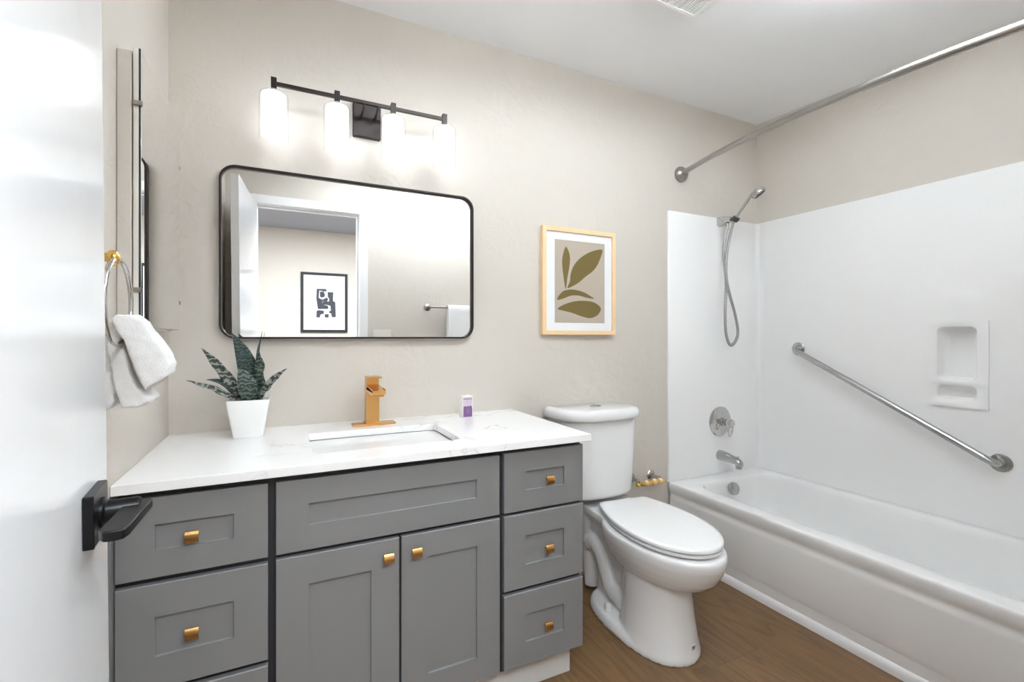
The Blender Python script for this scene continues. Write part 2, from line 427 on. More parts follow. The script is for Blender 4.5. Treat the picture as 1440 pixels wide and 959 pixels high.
# counter with the sink cut-out
SX0, SX1, SY0, SY1 = .087, .543, 1.486, 1.80
b = MB(); inn = rrect(SX0, SX1, SY0, SY1, .022); ou = outer_match(XL+.001, .980, 1.366, 1.9995, inn)
b.rings([[(x, y, .863) for x, y in inn], [(x, y, .863) for x, y in ou], [(x, y, .839) for x, y in ou], [(x, y, .839) for x, y in inn]], loop=True)
ct = b.build('countertop', 'quartz', bevel=.0018, seg=2)
tag(ct, 'white quartz countertop with faint grey veins on the vanity', 'countertop')
b = MB(); R = []
def sr(ins, z, r): return [(x, y, z) for x, y in rrect(SX0+ins, SX1-ins, SY0+ins, SY1-ins, r)]
R = [sr(-.02, .8385, .03), sr(.003, .8385, .022), sr(.004, .832, .022), sr(.018, .76, .03), sr(.032, .722, .04), sr(.055, .706, .05), sr(.12, .70, .03),
     sr(.12, .69, .03), sr(.05, .695, .05), sr(.02, .715, .04), sr(.002, .76, .03), sr(-.012, .83, .03)]
b.rings(R)
sk = thing('undermount_sink', (.315, 1.643, .69), 'white rectangular undermount sink let into the counter', 'sink')
b.build('basin', 'porcelain', sk, angle=60)
MB().lathe((.315, 1.66, .7005), (0, 0, 1), [(0, .0), (.024, 0), (.024, .002), (.02, .004), (.006, .004), (0, .003)]).build('drain', 'gold', sk)

# faucet
fx = .325; fa = thing('faucet', (fx, 1.9, .863), 'square brushed-gold faucet standing behind the sink', 'faucet')
b = MB(); pl = rrect(.247, .408, 1.858, 1.922, .008)
b.prism(pl, lambda x, y: (x, y, .8632), lambda x, y: (x, y, .8695)); b.build('deck_plate', 'gold', fa, bevel=.0012)
MB().box(fx-.031, fx+.025, 1.872, 1.925, .8695, .874).box(fx-.0275, fx+.0215, 1.876, 1.923, .874, 1.0135).build('column', 'gold', fa, bevel=.0012)
b = MB(); x0, x1 = fx-.0275, fx+.0215
sp = [(1.8755, 1.018), (1.8755, .992), (1.80, .990), (1.765, .989), (1.752, .992), (1.75, .996), (1.75, 1.007)]
b.prism(sp, lambda y, z: (x0, y, z), lambda y, z: (x1, y, z))
b.box(x0, x0+.003, 1.75, 1.8755, 1.0, 1.013).box(x1-.003, x1, 1.75, 1.8755, 1.0, 1.013).box(x0+.006, x1-.006, 1.755, 1.79, .984, .991)
b.build('spout', 'gold', fa, bevel=.0008, seg=2)
b = MB(); b.box(x0+.001, x1-.001, 1.878, 1.922, 1.0135, 1.047)
b.add([(x, y, z+dz) for dz in (0, .005) for (y, z) in ((1.924, 1.045), (1.822, 1.0475)) for x in (x0, x1)], [(0, 2, 3, 1), (4, 5, 7, 6), (0, 1, 5, 4), (2, 6, 7, 3), (0, 4, 6, 2), (1, 3, 7, 5)])
b.build('lever_handle', 'gold', fa, bevel=.001, seg=2)

# soap carton
so = thing('soap_carton', (.712, 1.89, .863), 'small white and lilac soap carton by the back wall on the counter', 'carton')
MB().box(.684, .732, 1.868, 1.905, .8632, .954).build('carton', 'boxwhite', so, bevel=.0015, seg=2)
MB().box(.6865, .7295, 1.8674, 1.8679, .866, .950).build('front_label', 'lilac', so, smooth=False)
b = MB(); op = [(.690, .867), (.728, .867), (.729, .895), (.727, .909), (.722, .9135), (.717, .9135), (.714, .908), (.709, .916), (.705, .908), (.7, .9125), (.694, .9125), (.690, .906)]
b.prism(op, lambda x, z: (x, 1.8668, z), lambda x, z: (x, 1.8673, z)); b.build('printed_flask', 'purple', so, smooth=False)
MB().box(.690, .727, 1.8669, 1.8673, .9395, .9445).build('printed_title', 'inkgrey', so, smooth=False)
for i, w in enumerate((.012, .016, .01)): MB().box(.709-w/2, .709+w/2, 1.8662, 1.8667, .898-.0075*i, .9005-.0075*i).build('printed_line', 'inkgrey', so, smooth=False)
for dx, z in ((-.006, .929), (.004, .925), (.010, .931), (-.001, .934)): MB().box(.707+dx, .7105+dx, 1.8669, 1.8673, z, z+.002).build('printed_dot', 'inkgrey', so, smooth=False)

# ------------------------------------------------------------------ potted snake plant
PX, PY = -.096, 1.868
pp = thing('potted_snake_plant', (PX, PY, .863), 'snake plant with upright dark leaves in a square white pot', 'plant')
def sq(h, z, r=.008): return [(PX+x, PY+y, z) for x, y in rrect(-h, h, -h, h, r, 5)]
b = MB(); b.rings([sq(.044, .8632), sq(.0455, .866), sq(.0645, .988), sq(.0635, .9905), sq(.0595, .9905), sq(.0575, .975), sq(.05, .975)]); b.build('pot', 'pot', pp, angle=50)
b = MB(); b.rings([sq(.0565, .9745), sq(.0567, .977), sq(.04, .981), sq(.01, .983)], cap0=True); b.build('soil', 'soil', pp)
def leaf(base, tip, w, bend, face, mat, twist=0, wave=0):
    A, T = Vector(base), Vector(tip); n = 16; b = MB(); rs = []
    F = Vector(face).normalized(); mid = (A+T)/2+Vector(bend)
    for i in range(n+1):
        t = i/n; p = A*(1-t)**2+mid*2*t*(1-t)+T*t*t
        tg = ((mid-A)*(1-t)+(T-mid)*t).normalized()
        f = (F-tg*F.dot(tg)).normalized()
        f = Matrix.Rotation(twist*t, 3, tg) @ f; s = tg.cross(f)
        ww = w*.5*(.62+.38*min(1, t/.35))*(1-max(0, (t-.42)/.58)**1.9)+.0004
        ww *= 1+wave*math.sin(t*19)*.25
        off = f*wave*.004*math.sin(t*15)
        c = .22*ww; th = .0011+.0016*(1-t)
        q = [p+off+s*ww+f*c, p+off+s*ww*.5-f*c*.2, p+off-f*c*.5, p+off-s*ww*.5-f*c*.2, p+off-s*ww+f*c]
        rs.append(q+[v-f*th for v in reversed(q)])
    b.rings(rs); return b.build('leaf', mat, pp, angle=180)
cz = .982
leaf((PX+.004, PY-.012, cz), (-.146, 1.845, 1.216), .060, (.035, 0, .01), (.1, -1, .1), 'leaf_dark', .1)
leaf((PX+.016, PY+.004, cz), (-.056, 1.84, 1.222), .026, (-.012, .0, -.01), (.5, -1, .1), 'leaf_dark', 1.1, .4)
leaf((PX+.018, PY-.022, cz), (-.062, 1.80, 1.158), .040, (.012, .0, 0), (-.25, -1, .1), 'leaf_mid', -.25, .8)
leaf((PX+.000, PY-.036, cz), (-.124, 1.80, 1.101), .058, (.018, -.01, .01), (.05, -1, .2), 'leaf_mid', .15)
leaf((PX-.016, PY-.008, cz), (-.232, 1.835, 1.168), .034, (.012, 0, .004), (-.5, -.7, .6), 'leaf_grey', .3, .4)
leaf((PX-.020, PY-.030, cz), (-.266, 1.795, 1.064), .022, (-.01, -.01, .022), (-.2, -.7, .7), 'leaf_grey', .4, .5)
leaf((PX-.022, PY-.004, cz), (-.218, 1.84, 1.062), .032, (.02, 0, .035), (-.2, -.7, .8), 'leaf_dark', .2)
leaf((PX+.026, PY-.012, cz), (.022, 1.80, 1.094), .025, (-.022, 0, .008), (.5, -.7, .5), 'leaf_grey', -.4, .5)

# ------------------------------------------------------------------ wall mirror
MX0, MX1, MZ0, MZ1, MYF = -.196, .777, 1.196, 1.825, 1.972
mi = thing('wall_mirror', (.29, 2.0, MZ0), 'large rounded rectangular mirror in a thin dark frame over the vanity', 'mirror')
def mr(ins, y, r): return [(x, y, z) for x, z in rrect(MX0+ins, MX1-ins, MZ0+ins, MZ1-ins, r, 13)]
b = MB(); b.rings([mr(0, 1.999, .055), mr(0, MYF+.001, .055), mr(.001, MYF, .054), mr(.0062, MYF, .0488), mr(.007, MYF+.001, .048), mr(.007, 1.990, .048), mr(.012, 1.999, .043)], cap0=False, cap1=False)
b.build('frame', 'bronze', mi, angle=40)
b = MB(); b.rings([mr(.0065, 1.988, .0485), mr(.0065, 1.996, .0485)]); b.build('mirror_glass', 'mirror', mi, angle=40)

# ------------------------------------------------------------------ vanity light
vl = thing('vanity_light', (.32, 2.0, 2.08), 'four-light dark bronze vanity bar with lit cylinder shades above the mirror', 'wall light')
LY, LZ = 1.90, 2.112
MB().box(.262, .372, 1.978, 1.9995, 2.010, 2.146).build('backplate', 'bronze', vl, bevel=.004)
LXS = (-.020, .194, .405, .617)
MB().box(LXS[0], LXS[3], LY-.0065, LY+.0065, LZ-.0065, LZ+.0065).build('bar', 'bronze', vl, bevel=.001, seg=2)
for x in (.292, .345): MB().tube([(x, 1.979, 2.085), (x, 1.93, 2.088), (x, LY+.002, 2.092), (x, LY, LZ-.004)], .005, 12, smooth=4).build('arm', 'bronze', vl)
for x in LXS:
    MB().box(x-.0095, x+.0095, LY-.0095, LY+.0095, LZ-.020, LZ+.020).build('post', 'bronze', vl, bevel=.001, seg=2)
    MB().lathe((x, LY, LZ-.020), (0, 0, -1), [(0, 0), (.006, 0), (.006, .008), (.020, .010), (.023, .013), (.023, .0145), (0, .0145)], 28).build('socket', 'nickel', vl)
    sh = MB(); zt = LZ-.034
    sh.lathe((x, LY, zt), (0, 0, -1), [(.012, 0), (.040, .001), (.0465, .006), (.0485, .014), (.0485, .172), (.0468, .172), (.0468, .015), (.0445, .008), (.039, .003), (.012, .0025)], 40)
    s_ = sh.build('shade', 'clear', vl, angle=60)
    df = MB(); df.lathe((x, LY, zt-.0035), (0, 0, -1), [(0, 0), (.034, 0), (.0395, .004), (.0405, .010), (.0405, .150), (.038, .153), (0, .153)], 36)
    df.build('diffuser', 'bulb', s_, angle=60)

# ------------------------------------------------------------------ leaf print between mirror and tub
def picture(o, x0, x1, z0, z1, y0, y1, fw, fm, mat_in, pm, sgn, parts):
    """frame on a wall at y0 with its front at y1; sgn +1 when the viewer's right is +x"""
    def rc(i, y): return [(x, y, z) for x, z in ((x0+i, z0+i), (x1-i, z0+i), (x1-i, z1-i), (x0+i, z1-i))]
    MB().rings([rc(0, y0), rc(0, y1), rc(fw, y1), rc(fw, y0)], loop=True).build('frame', fm, o, bevel=.0015, seg=2)
    s = 1 if y1 > y0 else -1
    ym = y1-s*.009
    MB().rings([rc(fw-.001, y0), rc(fw-.001, ym)]).build('mat_board', 'mat', o, smooth=False)
    ax0, ax1, az0, az1 = mat_in
    e = .0005*s
    pr = MB().box(ax0, ax1, min(ym, ym+e), max(ym, ym+e), az0, az1).build('print', pm, o, smooth=False)
    for pts, mm in parts:
        q = [Vector((p[0], p[1], 0)) for p in pts]
        q = spline(q, 4, True) if mm[1] else q
        if sgn > 0: X = lambda u: ax0+u*(ax1-ax0)
        else: X = lambda u: ax1-u*(ax1-ax0)
        b = MB(); b.prism([(p.x, p.y) for p in q], lambda u, v: (X(u), ym+e*1.0, az1-v*(az1-az0)), lambda u, v: (X(u), ym+e*2.2, az1-v*(az1-az0)))
        b.build(mm[2], mm[0], pr, smooth=False)
def nrm(pts):
    out = []
    for x, y in pts:
        u = (x-175)/312; t = 238+35*u; bt = 752+6*u; out.append((u, (y-t)/(bt-t)))
    return out
A = nrm([(240, 288), (222, 345), (220, 400), (228, 470), (240, 545), (250, 480), (264, 400), (266, 345), (255, 308)])
B = nrm([(470, 307), (400, 318), (340, 350), (295, 395), (272, 450), (266, 500), (252, 540), (300, 520), (330, 500), (365, 470), (410, 438), (440, 400), (462, 350)])
Cc = nrm([(190, 612), (205, 580), (235, 555), (290, 550), (350, 566), (390, 588), (418, 607), (370, 600), (320, 587), (270, 588), (225, 605)])
Dd = nrm([(192, 668), (230, 642), (290, 623), (350, 619), (410, 627), (450, 650), (462, 675), (440, 708), (395, 726), (340, 715), (280, 693), (230, 680)])
ap = thing('framed_leaf_print', (1.352, 2.0, 1.213), 'olive leaf print in a pale wood frame over the toilet', 'picture')
picture(ap, 1.133, 1.571, 1.213, 1.742, 1.9995, 1.974, .022, 'oak', (1.205, 1.505, 1.273, 1.682), 'print', 1,
        [(A, ('leafprint', True, 'printed_leaf')), (B, ('leafprint', True, 'printed_leaf')), (Cc, ('leafprint', True, 'printed_leaf')), (Dd, ('leafprint', True, 'printed_leaf'))])

# abstract print on the hallway wall, seen in the mirror
hp = thing('framed_abstract_print', (.51, -2.51, 1.26), 'black framed abstract print on the hallway wall, seen in the mirror', 'picture')
def hn(pts): return [((x-185)/205, (y-190)/285) for x, y in pts]
hs_ = [hn([(215, 220), (292, 218), (300, 236), (280, 238), (236, 232), (232, 290), (262, 304), (300, 285), (312, 300), (300, 318), (262, 316), (262, 340), (310, 352), (312, 376), (225, 378), (212, 300)]),
       hn([(242, 242), (272, 238), (284, 262), (280, 280), (258, 288), (242, 280)]),
       hn([(306, 242), (354, 242), (352, 310), (372, 322), (376, 440), (342, 440), (336, 410), (318, 408), (320, 392), (334, 390), (330, 350), (300, 344), (262, 342), (264, 318), (318, 316), (320, 296), (308, 280)]),
       hn([(214, 392), (236, 386), (276, 392), (274, 414), (248, 420), (238, 446), (212, 444)]),
       hn([(280, 418), (316, 416), (314, 444), (284, 444)])]
picture(hp, .232, .788, 1.262, 2.018, -2.5095, -2.485, .032, 'frame_black', (.375, .665, 1.40, 1.86), 'paper_grey', 1, [(s, ('ink', False, 'printed_shape')) for s in hs_])

# ------------------------------------------------------------------ medicine cabinet on the left wall
mc = thing('medicine_cabinet', (XL, 1.66, 1.225), 'slim beige medicine cabinet with mirrored door on the left wall', 'cabinet')
MB().box(XL+.0005, -.3185, 1.415, 1.892, 1.222, 1.888).build('body', 'wall', mc, bevel=.003)
dr_ = MB().box(-.3155, -.305, 1.415, 1.898, 1.226, 1.897).build('door', 'switch', mc, bevel=.001)
MB().box(-.305, -.3010, 1.4155, 1.8975, 1.2265, 1.8965).build('glass_edge', 'glass_edge', dr_)
MB().box(-.3010, -.2995, 1.416, 1.897, 1.227, 1.896).build('mirror_glass', 'mirror', dr_)
for y, z in ((1.413, 1.764), (1.413, 1.316), (1.8985, 1.764), (1.8985, 1.316)):
    MB().box(-.317, -.2975, y-.002, y+.003, z-.006, z+.006).box(-.2992, -.2975, y-.004 if y > 1.6 else y-.002, y+.003 if y > 1.6 else y+.006, z-.006, z+.006).build('clip', 'nickel', dr_, bevel=.0006, seg=1)

# ------------------------------------------------------------------ towel ring and hand towel
tr = thing('towel_ring', (XL, 1.19, 1.36), 'chrome towel ring with gold knob on the left wall', 'towel ring')
b = MB(); b.lathe((XL+.0005, 1.165, 1.357), (1, 0, 0), [(0, 0), (.026, 0), (.026, .005), (.02, .009), (.009, .012), (.0085, .05), (0, .05)], 28)
b.build('wall_post', 'goldmix', tr)
b = MB(); b.lathe((-.302, 1.172, 1.357), (1, 0, 0), [(0, 0), (.010, 0), (.0145, .004), (.0155, .010), (.0135, .016), (.006, .020), (0, .021)], 28); b.build('knob', 'goldmix', tr)
b = MB(); rc = Vector((-.289, 1.192, 1.272)); b.tube([rc+Vector((.0, .088*math.sin(a), .086*math.cos(a))) for a in [2*PI*i/56 for i in range(56)]], .0048, 12, closed=True)
b.build('ring', 'chrome', tr)
def slab(b, pts, y0, y1):
    b.prism(pts, lambda x, z: (x, y0, z), lambda x, z: (x, y1, z))
    return b
b = MB()
slab(b, [(-.304, 1.238), (-.294, 1.248), (-.272, 1.249), (-.252, 1.236), (-.234, 1.206), (-.214, 1.172), (-.203, 1.146), (-.206, 1.126), (-.230, 1.106), (-.248, 1.092), (-.257, 1.108), (-.268, 1.150), (-.284, 1.200)], 1.190, 1.275)
slab(b, [(-.318, 1.234), (-.299, 1.226), (-.289, 1.190), (-.279, 1.150), (-.268, 1.104), (-.250, 1.082), (-.240, 1.070), (-.262, 1.058), (-.288, 1.060), (-.302, 1.10), (-.312, 1.17)], 1.212, 1.310)
slab(b, [(-.340, 1.222), (-.324, 1.228), (-.316, 1.150), (-.304, 1.072), (-.318, 1.052), (-.344, 1.050)], 1.228, 1.34)
tw = b.build('hand_towel', 'towel', remesh=.0040, sm=9)
ct_ = MB().tube([rc+Vector((.0, .088*math.sin(a), .086*math.cos(a))) for a in [2*PI*i/56 for i in range(56)]], .0066, 12, closed=True).build('cutter', 'towel')
bo = tw.modifiers.new('groove', 'BOOLEAN'); bo.operation = 'DIFFERENCE'; bo.object = ct_
bpy.context.view_layer.update(); dg = bpy.context.evaluated_depsgraph_get()
nm = bpy.data.meshes.new_from_object(tw.evaluated_get(dg)); tw.modifiers.clear(); tw.data = nm
for v in nm.vertices:
    c = v.co; v.co = c+v.normal*(noise.noise(c*26)*.0042+noise.noise(c*75)*.0014)
bpy.data.objects.remove(ct_)
tag(tw, 'folded white terry hand towel hanging through the towel ring', 'towel')

# ------------------------------------------------------------------ toilet
TX = 1.366
to = thing('toilet', (TX, 1.6, 0), 'white two-piece toilet with closed lid between vanity and tub', 'toilet')
piv = Vector((TX+.004, 1.87, 0))
def rot(p, a):
    dx = {RB: .004, RU: .052, RS: .074}[a]; q = Vector((TX+dx, 1.87, 0))
    p = Vector(p)+Vector((dx-.004, 0, 0)); v = p-q; c, s = math.cos(a), math.sin(a)
    return Vector((v.x*c-v.y*s, v.x*s+v.y*c, v.z))+q
RB = math.radians(-1.5); RU = math.radians(-3.8); RS = math.radians(-6.0)
def E(f, bk, w, z, a=RB, **k): return [rot((x, y, z), a) for x, y in egg(TX, f, bk, w, **k)]
b = MB()
b.rings([E(1.262, 1.585, .140, .0), E(1.262, 1.585, .140, .016), E(1.272, 1.580, .130, .06), E(1.286, 1.575, .121, .14), E(1.298, 1.575, .116, .235), E(1.302, 1.575, .115, .30)])
U = RU
b.rings([E(1.33, 1.58, .095, .256, U), E(1.275, 1.62, .130, .266, U), E(1.225, 1.67, .154, .284, U), E(1.195, 1.70, .169, .311, U), E(1.176, 1.72, .180, .342, U), E(1.163, 1.73, .187, .375, U), E(1.161, 1.73, .188, .400, U), E(1.168, 1.72, .183, .412, U)])
dk = lambda h, y0, y1, z, a=RB: [rot((TX+x, y, z), a) for x, y in rrect(-h, h, y0, y1, .045)]
b.rings([dk(.060, 1.62, 1.86, .16, U), dk(.080, 1.60, 1.90, .30, U), dk(.125, 1.58, 1.955, .365, U), dk(.138, 1.58, 1.965, .388, U), dk(.136, 1.58, 1.965, .418, U)])
# foot plate, core, trapway, rear outlet
fp = lambda w, z, g=0: [rot((x, y, z), RB) for x, y in egg(TX, 1.30+g, 1.812-g, w, yc=.45, pf=2.6, pb=2.6)]
b.rings([fp(.150, 0), fp(.150, .018), fp(.142, .036, .008), fp(.128, .044, .02)])
b.rings([dk(.060, 1.50, 1.80, .02), dk(.055, 1.50, 1.80, .2), dk(.07, 1.50, 1.86, .36)])
b.rings([dk(.062, 1.825, 1.90, .02), dk(.064, 1.82, 1.92, .2), dk(.09, 1.80, 1.95, .38)])
for s in (-1, 1):
    b.tube([rot((TX+s*.045, y, z), RB) for y, z in ((1.50, .05), (1.58, .085), (1.655, .10), (1.70, .155), (1.735, .225), (1.79, .26), (1.84, .24))], .044, 18, smooth=4)
b.build('bowl', 'porcelain', to, remesh=.0062, sm=3)
# tank
def tk(h, yf, z, yb=1.985, ym=1.925, p=2.9):
    pts = [(TX+h, ym), (TX+h-.001, yb-.02), (TX+h-.008, yb-.005), (TX+h-.022, yb), (TX-h+.022, yb), (TX-h+.008, yb-.005), (TX-h+.001, yb-.02)]
    n = 36
    for i in range(n):
        a = PI+PI*i/n; ca, sa = math.cos(a), math.sin(a)
        pts.append((TX+math.copysign(abs(ca)**(2/p), ca)*h, ym-abs(sa)**(2/p)*(ym-yf)))
    return [(x, y, z) for x, y in pts]
b = MB(); b.rings([tk(.180, 1.79, .452), tk(.197, 1.770, .458), tk(.202, 1.764, .472), tk(.209, 1.755, .64), tk(.215, 1.750, .816)]); b.build('tank', 'porcelain', to, angle=60)
b = MB(); b.rings([tk(.219, 1.742, .8175), tk(.230, 1.732, .821), tk(.233, 1.729, .828), tk(.232, 1.730, .848), tk(.228, 1.734, .858), tk(.219, 1.743, .866), tk(.198, 1.767, .869)])
tl = b.build('tank_lid', 'porcelain', to, angle=60)
b = MB(); b.rings([[(TX+.0+.028*math.cos(a)*k, 1.868+.021*math.sin(a)*k, z) for a in [2*PI*i/28 for i in range(28)]] for k, z in ((1, .8685), (1, .8725), (.9, .8745), (.05, .8745))])
b.build('flush_button', 'chrome', tl, angle=40)
MB().box(TX-.0012, TX+.0012, 1.846, 1.89, .8742, .8752).build('button_gap', 'rubber', tl)
# seat and lid
def ST(f, bk, w, z, a=RS):
    return [rot((x, y, z), a) for x, y in egg(TX, f, bk, w, yc=.52, pf=2.05, pb=2.9)]
def LD(f, bk, w, z, a=RS):
    c = f+(bk-f)*.50; out = []
    for i in range(30):          # front half ellipse
        t = PI*i/29; out.append((TX-w*math.cos(t), c-(c-f)*math.sin(t)**.96))
    bw = .120*w/.178
    for i in range(1, 15):       # right side drawn in towards the hinge
        t = i/15; out.append((TX+w-(w-bw)*t**2.1, c+(bk-c)*t))
    for k in range(5): out.append((TX+bw-.004-2*(bw-.004)*k/4, bk))
    for i in range(14, 0, -1):
        t = i/15; out.append((TX-w+(w-bw)*t**2.1, c+(bk-c)*t))
    return [rot((x, y, z), a) for x, y in out]
b = MB(); b.rings([LD(1.192, 1.735, .170, .4195), LD(1.185, 1.738, .175, .4215), LD(1.185, 1.738, .175, .4295), LD(1.189, 1.735, .171, .4325)]); b.build('seat', 'porcelain_seat', to, angle=50)
b = MB(); b.rings([LD(1.186, 1.742, .174, .4370), LD(1.180, 1.745, .179, .4392), LD(1.180, 1.745, .179, .448), LD(1.183, 1.743, .176, .4515), LD(1.20, 1.73, .160, .4535)]); b.build('seat_lid', 'porcelain_seat', to, angle=50)
b = MB(); b.rings([LD(1.215, 1.70, .148, .4315), LD(1.215, 1.70, .148, .4375)]); b.build('seat_bumper', 'rubber', to)
for s in (-.078, .078):
    p = rot((TX+s, 1.758, 0), RS); MB().box(p.x-.02, p.x+.02, p.y-.016, p.y+.014, .4165, .442).build('hinge', 'porcelain_seat', to, bevel=.005)
p = rot((TX-.108, 1.622, 0), RB); MB().lathe((p.x, p.y, .041), (0, 0, 1), [(0, 0), (.0185, 0), (.0185, .006), (.0150, .010), (.0142, .024), (.010, .030), (0, .0315)], 24).build('bolt_cap', 'cap', to)
# maker's sticker low on the pedestal front
def ped(a, z, g):
    pts = egg(TX, 1.272+.0, 1.580, .130, n=720); c = pts[int(a) % 720]; q = rot((c[0], c[1], z), RB)
    return q+(q-rot((TX, 1.44, z), RB)).normalized()*g
b = MB(); A0, A1 = 548, 566
n = 6; top = [ped(A0+(A1-A0)*i/n, .067, .0012) for i in range(n+1)]; bot = [ped(A0+(A1-A0)*i/n, .049, .0032) for i in range(n+1)]
b.add(top+bot, [(i, i+1, n+2+i, n+1+i) for i in range(n)])
stk = b.build('sticker', 'sticker', to)
m_ = stk.modifiers.new('solid', 'SOLIDIFY'); m_.thickness = .0006
b = MB()
for a0, a1, z0, z1 in ((550, 553, .052, .064), (554, 557, .056, .065), (557, 560, .051, .060), (561, 564, .054, .064), (552, 556, .0515, .054)):
    b.add([ped(a0, z0, .0037), ped(a1, z0+.001, .0037), ped(a1, z1, .0022), ped(a0, z1-.001, .0022)], [(0, 1, 2, 3)])
b.build('printed_mark', 'ink', stk)

# ------------------------------------------------------------------ toilet paper holder
tp = thing('toilet_paper_holder', (1.755, 2.0, .44), 'empty chrome and gold toilet paper holder by the tub', 'paper holder')
for x in (1.688, 1.828):
    MB().lathe((x, 1.9995, .446), (0, -1, 0), [(0, 0), (.026, 0), (.027, .005), (.022, .011), (.010, .015), (.0085, .03), (.0085, .062), (.011, .068), (0, .07)], 28).build('wall_post', 'chrome', tp)
ro = MB().lathe((1.664, 1.922, .432), (1, 0, 0), [(0, 0), (.007, 0), (.010, .004), (.010, .018), (.006, .024), (.006, .034), (.0135, .038), (.0145, .05), (.0145, .172), (.012, .178), (.009, .182), (.009, .196), (0, .197)], 24).build('roller', 'goldmix', tp)
for x0 in (1.718, 1.772, 1.812):
    MB().lathe((x0, 1.922, .432), (1, 0, 0), [(.0140, 0), (.0151, .0005), (.0151, .0195), (.0140, .02)], 24).build('roller_band', 'oak', ro)

# ------------------------------------------------------------------ bathtub
bt = thing('bathtub', (2.32, 1.22, 0), 'white alcove bathtub with plain apron along the right wall', 'bathtub')
TY0, TY1, TXR = .462, 1.986, 2.686
b = MB(); RZ = .391
inn = rrect(2.045, 2.635, .56, 1.885, .10, 9); ou = outer_match(XT+.012, TXR, TY0, TY1, inn, 9)
def tr_(i, z, r): return [(x, y, z) for x, y in rrect(2.045+i, 2.635-i, .56+i*1.2, 1.885-i*.55, r, 9)]
b.rings([[(x, y, .02) for x, y in ou], [(x, y, RZ) for x, y in ou], tr_(-.012, RZ, .11), tr_(-.004, RZ-.003, .105), tr_(.004, RZ-.012, .10), tr_(.010, RZ-.03, .10), tr_(.03, .25, .11), tr_(.055, .15, .12), tr_(.085, .10, .12), tr_(.13, .082, .10), tr_(.22, .078, .06)])
apr = [(.0122, RZ), (.0085, RZ-.0004), (.005, RZ-.0018), (.002, RZ-.0045), (.0004, RZ-.009), (0, RZ-.018), (.0008, .358), (.0045, .341), (.0072, .334), (.0082, .328), (.0076, .321), (.0060, .313), (.0042, .305), (.0036, .296),
       (.006, .20), (.008, .105), (.0100, .090), (.0115, .083)]
nA = len(apr)
b.add([(XT+x, y, z) for y in (TY0, TY1) for x, z in apr], [(i, i+1, nA+i+1, nA+i) for i in range(nA-1)])
b.build('tub_shell', 'tub', bt, angle=62)
kp = [(.0113, .0835), (.017, .078), (.0225, .070), (.0245, .062), (.0245, .004), (.04, .004), (.04, .0835)]
MB().prism(kp, lambda x, z: (XT+x, TY0, z), lambda x, z: (XT+x, TY1, z)).build('apron_foot', 'tub', bt, angle=50)
b = MB(); oc = Vector((2.315, 1.868, .338)); on = Vector((0, -1, .22)).normalized()
b.lathe(oc, on, [(0, 0), (.034, 0), (.036, .006), (.034, .020), (.030, .0235), (0, .0245)], 32)
b.build('overflow_plate', 'steel', bt, angle=40)
MB().lathe((2.32, 1.70, .0785), (0, 0, 1), [(0, 0), (.035, 0), (.035, .002), (.028, .004), (0, .003)]).build('drain', 'chrome', bt)

# surround panels
su = thing('tub_surround', (2.68, 1.98, .392), 'glossy white wall surround around the bathtub', 'shower wall')
SZ0, SZ1 = .3914, 1.912; SYF, SXF = 1.987, 2.687
out = [(XT, 1.9995), (XT, SYF+.003), (XT+.003, SYF)]
out += [(SXF-.03+.03*math.sin(a), SYF-.03+.03*math.cos(a)) for a in [PI/2*i/8 for i in range(9)]]
out += [(SXF, 1.94), (XR-.0005, 1.94), (XR-.0005, 1.9995)]
MB().rings([[(x, y, SZ0) for x, y in out], [(x, y, SZ1-.003) for x, y in out], [(min(x+.003, XR-.0005), min(y+.003, 1.9995), SZ1) for x, y in out]]).build('end_panel', 'acrylic', su, angle=50)
DY0, DY1, DZ0, DZ1 = .918, 1.10, .90, 1.262
inn = rrect(DY0, DY1, DZ0, DZ1, .012); ou = outer_match(.461, 1.9395, SZ0, SZ1, inn)
MB().rings([[(SXF, y, z) for y, z in inn], [(SXF, y, min(z, SZ1-.003)) for y, z in ou], [(SXF+.003, y, z) for y, z in ou], [(XR-.0005, y, z) for y, z in ou], [(XR-.0005, y, z) for y, z in inn]], loop=True).build('long_panel', 'acrylic', su, angle=50)
# moulded soap dish with a tall and a low pocket
b = MB(); fxx = SXF-.009
def pk(y0, y1, z0, z1, depth):
    """pocket rings from the face inwards"""
    r = .022
    return [[(fxx+.0, y, z) for y, z in rrect(y0, y1, z0, z1, r)], [(fxx+.004, y, z) for y, z in rrect(y0+.003, y1-.003, z0+.003, z1-.003, r)],
            [(fxx+depth*.7, y, z) for y, z in rrect(y0+.010, y1-.010, z0+.006, z1-.014, r)], [(fxx+depth, y, z) for y, z in rrect(y0+.024, y1-.024, z0+.014, z1-.030, min(r*.7, (z1-z0-.044)*.48))]]
dy0, dy1 = .904, 1.113
def plate(z0, z1, pz0, pz1, depth):
    pk_ = pk(.940, 1.080, pz0, pz1, depth); o_ = outer_match(dy0, dy1, z0, z1, rrect(.940, 1.080, pz0, pz1, .022))
    b.rings([[(SXF+.002, y, z) for y, z in o_], [(fxx, y, z) for y, z in o_]]+pk_, cap0=False)
plate(1.0, 1.272, 1.010, 1.250, .055)
plate(.892, 1.0, .922, .990, .045)
b.build('soap_dish', 'acrylic', su, angle=50)

